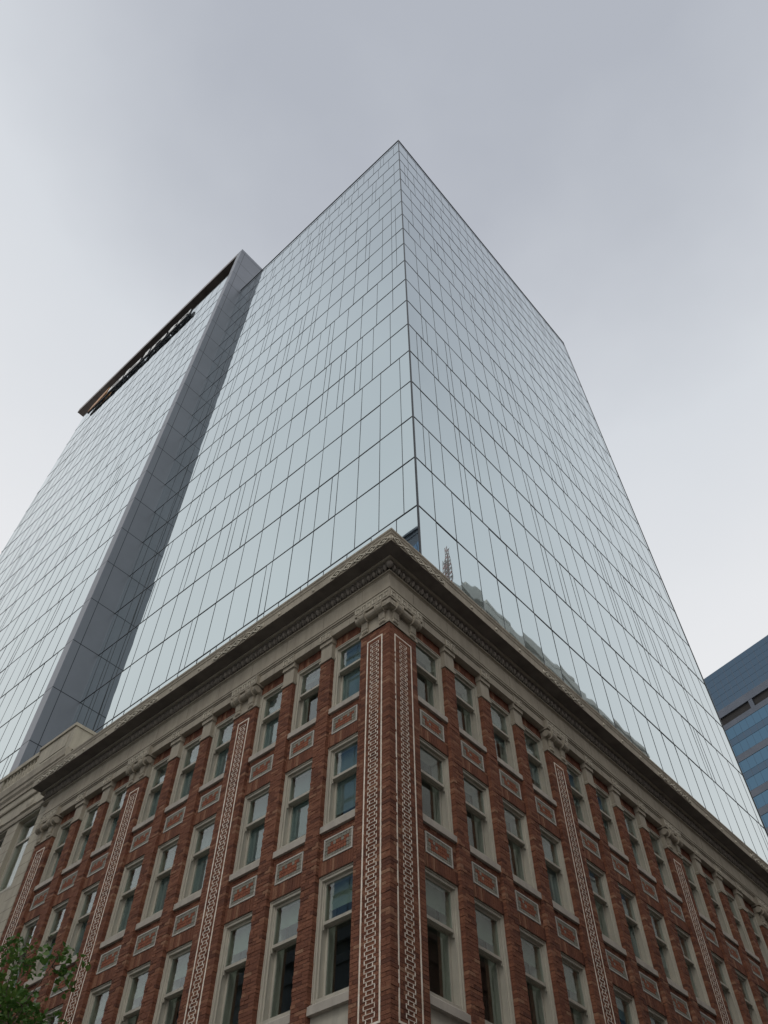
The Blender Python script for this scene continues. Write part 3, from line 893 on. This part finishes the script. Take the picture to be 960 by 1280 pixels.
# ------------------------------------------------------------------ ground, streets, kerbs
g = MB(); g.quad((-900, -900, -.16), (900, -900, -.16), (900, 900, -.16), (-900, 900, -.16)); structure('ground', g, M['asphalt'])
rd = MB()
rd.quad((-4, -300, -.15), (7.3, -300, -.15), (7.3, 300, -.15), (-4, 300, -.15))
rd.quad((7.3, -4, -.15), (300, -4, -.15), (300, 6, -.15), (7.3, 6, -.15)); rd.quad((-300, -4, -.15), (-4, -4, -.15), (-4, 6, -.15), (-300, 6, -.15))
structure('road', rd, M['asphalt'])
mk = MB()
for k in range(40):
    a = 14 + k * 6
    mk.quad((1.6, a, -.146), (1.75, a, -.146), (1.75, a + 3, -.146), (1.6, a + 3, -.146)); mk.quad((a, .9, -.146), (a + 3, .9, -.146), (a + 3, 1.05, -.146), (a, 1.05, -.146))
for k in range(9):
    x = -3.4 + k * 1.2; mk.quad((x, 7.2, -.146), (x + .55, 7.2, -.146), (x + .55, 9.8, -.146), (x, 9.8, -.146))
structure('road_markings', mk, M['paint'])
pv = MB()
for x0, x1, y0, y1 in ((7.3, 300, 6, 300), (-300, -4, 6, 300), (7.3, 300, -300, -4), (-300, -4, -300, -4)): pv.box(x0, x1, y0, y1, -.155, -.005)
structure('pavement', pv, M['concrete'])

# ------------------------------------------------------------------ street tree
TX, TY = 8.1, 18.9
tree = thing('street_tree', 'leafy green street tree on the pavement before the left side of the brick block', 'tree', (TX, TY, 0))
rt = random.Random(3)
tk = MB()
def wob(a, b, n, amp):
    a, b = Vector(a), Vector(b)
    return [tuple(a.lerp(b, k / n) + Vector((rt.gauss(0, amp), rt.gauss(0, amp), rt.gauss(0, amp * .5))) * (0 if k in (0, n) else 1)) for k in range(n + 1)]
tk.tube(wob((TX, TY, -.01), (TX, TY + .1, 4.2), 5, .05), [.17, .15, .14, .13, .12, .11], 10)
tips = []
limbs = [((8.0, 15.9, 8.85), 1.), ((8.3, 16.6, 7.7), 1.), ((8.0, 17.5, 9.3), 1.), ((8.2, 18.9, 10.1), 1.1), ((7.5, 19.9, 9.9), 1.), ((7.2, 17.6, 7.9), .9), ((9.2, 18.2, 8.7), .9),
         ((8.8, 20.9, 9.4), 1.), ((7.6, 21.4, 8.2), 1.), ((9.3, 20.3, 7.4), .9), ((7.0, 20.0, 7.2), .9), ((8.2, 15.5, 7.35), .9), ((8.6, 17.2, 6.6), .9), ((7.9, 16.3, 8.2), 1.), ((8.6, 18.3, 9.3), 1.), ((7.8, 17.0, 8.7), .9)]
for tip, rr in limbs:
    path = wob((TX, TY + .1, 3.3 + rt.random()), tip, 6, .12)
    tk.tube(path, [.075, .065, .052, .04, .03, .018, .006], 6)
    for k in range(2, 7):
        for q in range(3):
            p0 = Vector(path[k]); dirv = Vector((rt.gauss(0, 1), rt.gauss(0, 1), rt.gauss(.3, .7))).normalized()
            p1 = p0 + dirv * (.35 + .45 * rt.random()) * rr
            tk.tube([tuple(p0), tuple(p0.lerp(p1, .5) + Vector((0, 0, .03))), tuple(p1)], [.014, .009, .004], 4)
            tips.append((p0, p1))
trunk = world_part('trunk', tk, M['bark'], tree, True)
lf = MB()
def leaf(c, s):
    n = Vector((rt.gauss(0, .7), rt.gauss(0, .7), rt.gauss(.7, .5))).normalized()
    a = n.cross(Vector((rt.gauss(0, 1), rt.gauss(0, 1), rt.gauss(0, 1)))).normalized(); b = n.cross(a)
    def P(x, y, z=0): return tuple(c + a * x * s + b * y * s + n * z * s)
    # a folded blade with lobed outline
    L = [P(0, -.5), P(-.30, -.25, .10), P(-.50, .02, .16), P(-.30, .12, .08), P(-.26, .36, .07), P(0, .55, -.05)]
    R = [P(0, -.5), P(.30, -.25, .10), P(.50, .02, .16), P(.30, .12, .08), P(.26, .36, .07), P(0, .55, -.05)]
    lf.poly(L); lf.poly(list(reversed(R)))
for p0, p1 in tips:
    for k in range(30):
        t = rt.random() ** .6
        c = p0.lerp(p1, t) + Vector((rt.gauss(0, .12), rt.gauss(0, .12), rt.gauss(-.02, .11)))
        leaf(c, .085 + .06 * rt.random())
world_part('crown', lf, M['leaf'], tree)

# ------------------------------------------------------------------ overcast sky and soft sun
SUN_EL, SUN_AZ = math.radians(48), math.radians(202)       # azimuth from +x towards +y
wd = D.worlds.new('World'); scene.world = wd; wd.use_nodes = True
nt = wd.node_tree
for n in list(nt.nodes): nt.nodes.remove(n)
wo = nt.nodes.new('ShaderNodeOutputWorld'); bg = nt.nodes.new('ShaderNodeBackground'); bg.inputs['Strength'].default_value = .1
nt.links.new(bg.outputs[0], wo.inputs[0])
sky = nt.nodes.new('ShaderNodeTexSky'); sky.sky_type = 'NISHITA'; sky.sun_disc = False
sky.sun_elevation = SUN_EL; sky.sun_rotation = PI / 2 - SUN_AZ
sky.air_density = 1.; sky.dust_density = 3.
tc = nt.nodes.new('ShaderNodeTexCoord')
sp = nt.nodes.new('ShaderNodeSeparateXYZ'); nt.links.new(tc.outputs['Generated'], sp.inputs[0])
elev = sp.outputs[2]
# cloud layer: darker overhead, paler towards the skyline and towards the hidden sun
n1 = N(nt, 'ShaderNodeTexNoise', Scale=1.7, Detail=5., Roughness=.55)
mp = nt.nodes.new('ShaderNodeMapping'); mp.inputs['Scale'].default_value = (1, 1, 1.6); mp.inputs['Location'].default_value = (.4, .1, .2)
nt.links.new(tc.outputs['Generated'], mp.inputs[0]); nt.links.new(mp.outputs[0], n1.inputs['Vector'])
e = math_n(nt, 'ADD', elev, math_n(nt, 'MULTIPLY', math_n(nt, 'SUBTRACT', n1.outputs['Fac'], .5), .15))
west = math_n(nt, 'ADD', math_n(nt, 'MULTIPLY', sp.outputs[0], math.cos(2.44)), math_n(nt, 'MULTIPLY', sp.outputs[1], math.sin(2.44)))
e = math_n(nt, 'SUBTRACT', e, math_n(nt, 'MULTIPLY', west, .07), True)
cl = ramp(nt, e, [(0., (.92, .905, .885)), (.45, (.875, .868, .86)), (.70, (.775, .785, .805)), (.86, (.655, .683, .722)), (.985, (.43, .455, .508))])
sc = nt.nodes.new('ShaderNodeMix'); sc.data_type = 'RGBA'; sc.blend_type = 'MULTIPLY'; sc.inputs[0].default_value = 1
nt.links.new(cl, sc.inputs[6]); sc.inputs[7].default_value = (10, 10, 10, 1)
mx = nt.nodes.new('ShaderNodeMix'); mx.data_type = 'RGBA'; mx.inputs[0].default_value = .95
nt.links.new(sky.outputs[0], mx.inputs[6]); nt.links.new(sc.outputs[2], mx.inputs[7]); nt.links.new(mx.outputs[2], bg.inputs['Color'])

sl = D.lights.new('sun', 'SUN'); sl.energy = .5; sl.angle = math.radians(25); sl.color = (1., .96, .9)
so = link('sun', sl)
sd = Vector((math.cos(SUN_EL) * math.cos(SUN_AZ), math.cos(SUN_EL) * math.sin(SUN_AZ), math.sin(SUN_EL)))
so.rotation_euler = sd.to_track_quat('Z', 'Y').to_euler(); so.location = sd * 200

# ------------------------------------------------------------------ camera
cam = D.cameras.new('camera'); co_ = link('camera', cam)
cam.sensor_fit = 'VERTICAL'; cam.sensor_height = 36.; cam.lens = 999.16 / 1280 * 36; cam.clip_start = .1; cam.clip_end = 3000
yaw, pitch, roll = .730982391, .930794898, .00419105465
fw = Vector((math.cos(yaw) * math.cos(pitch), math.sin(yaw) * math.cos(pitch), math.sin(pitch)))
r = fw.cross(Vector((0, 0, 1))).normalized(); u = r.cross(fw)
R_ = r * math.cos(roll) + u * math.sin(roll); U_ = u * math.cos(roll) - r * math.sin(roll)
mw = Matrix((R_, U_, -fw)).transposed().to_4x4(); mw.translation = Vector((0, 0, 1.6))
co_.matrix_world = mw
scene.camera = co_

scene.view_settings.view_transform = 'Standard'; scene.view_settings.look = 'None'
scene.view_settings.exposure = .10; scene.view_settings.gamma = 1.; scene.view_settings.use_curve_mapping = False
scene.render.engine = 'CYCLES'
scene.cycles.use_denoising = True
scene.cycles.max_bounces = 8; scene.cycles.glossy_bounces = 5; scene.cycles.transparent_max_bounces = 12
scene.cycles.sample_clamp_indirect = 6
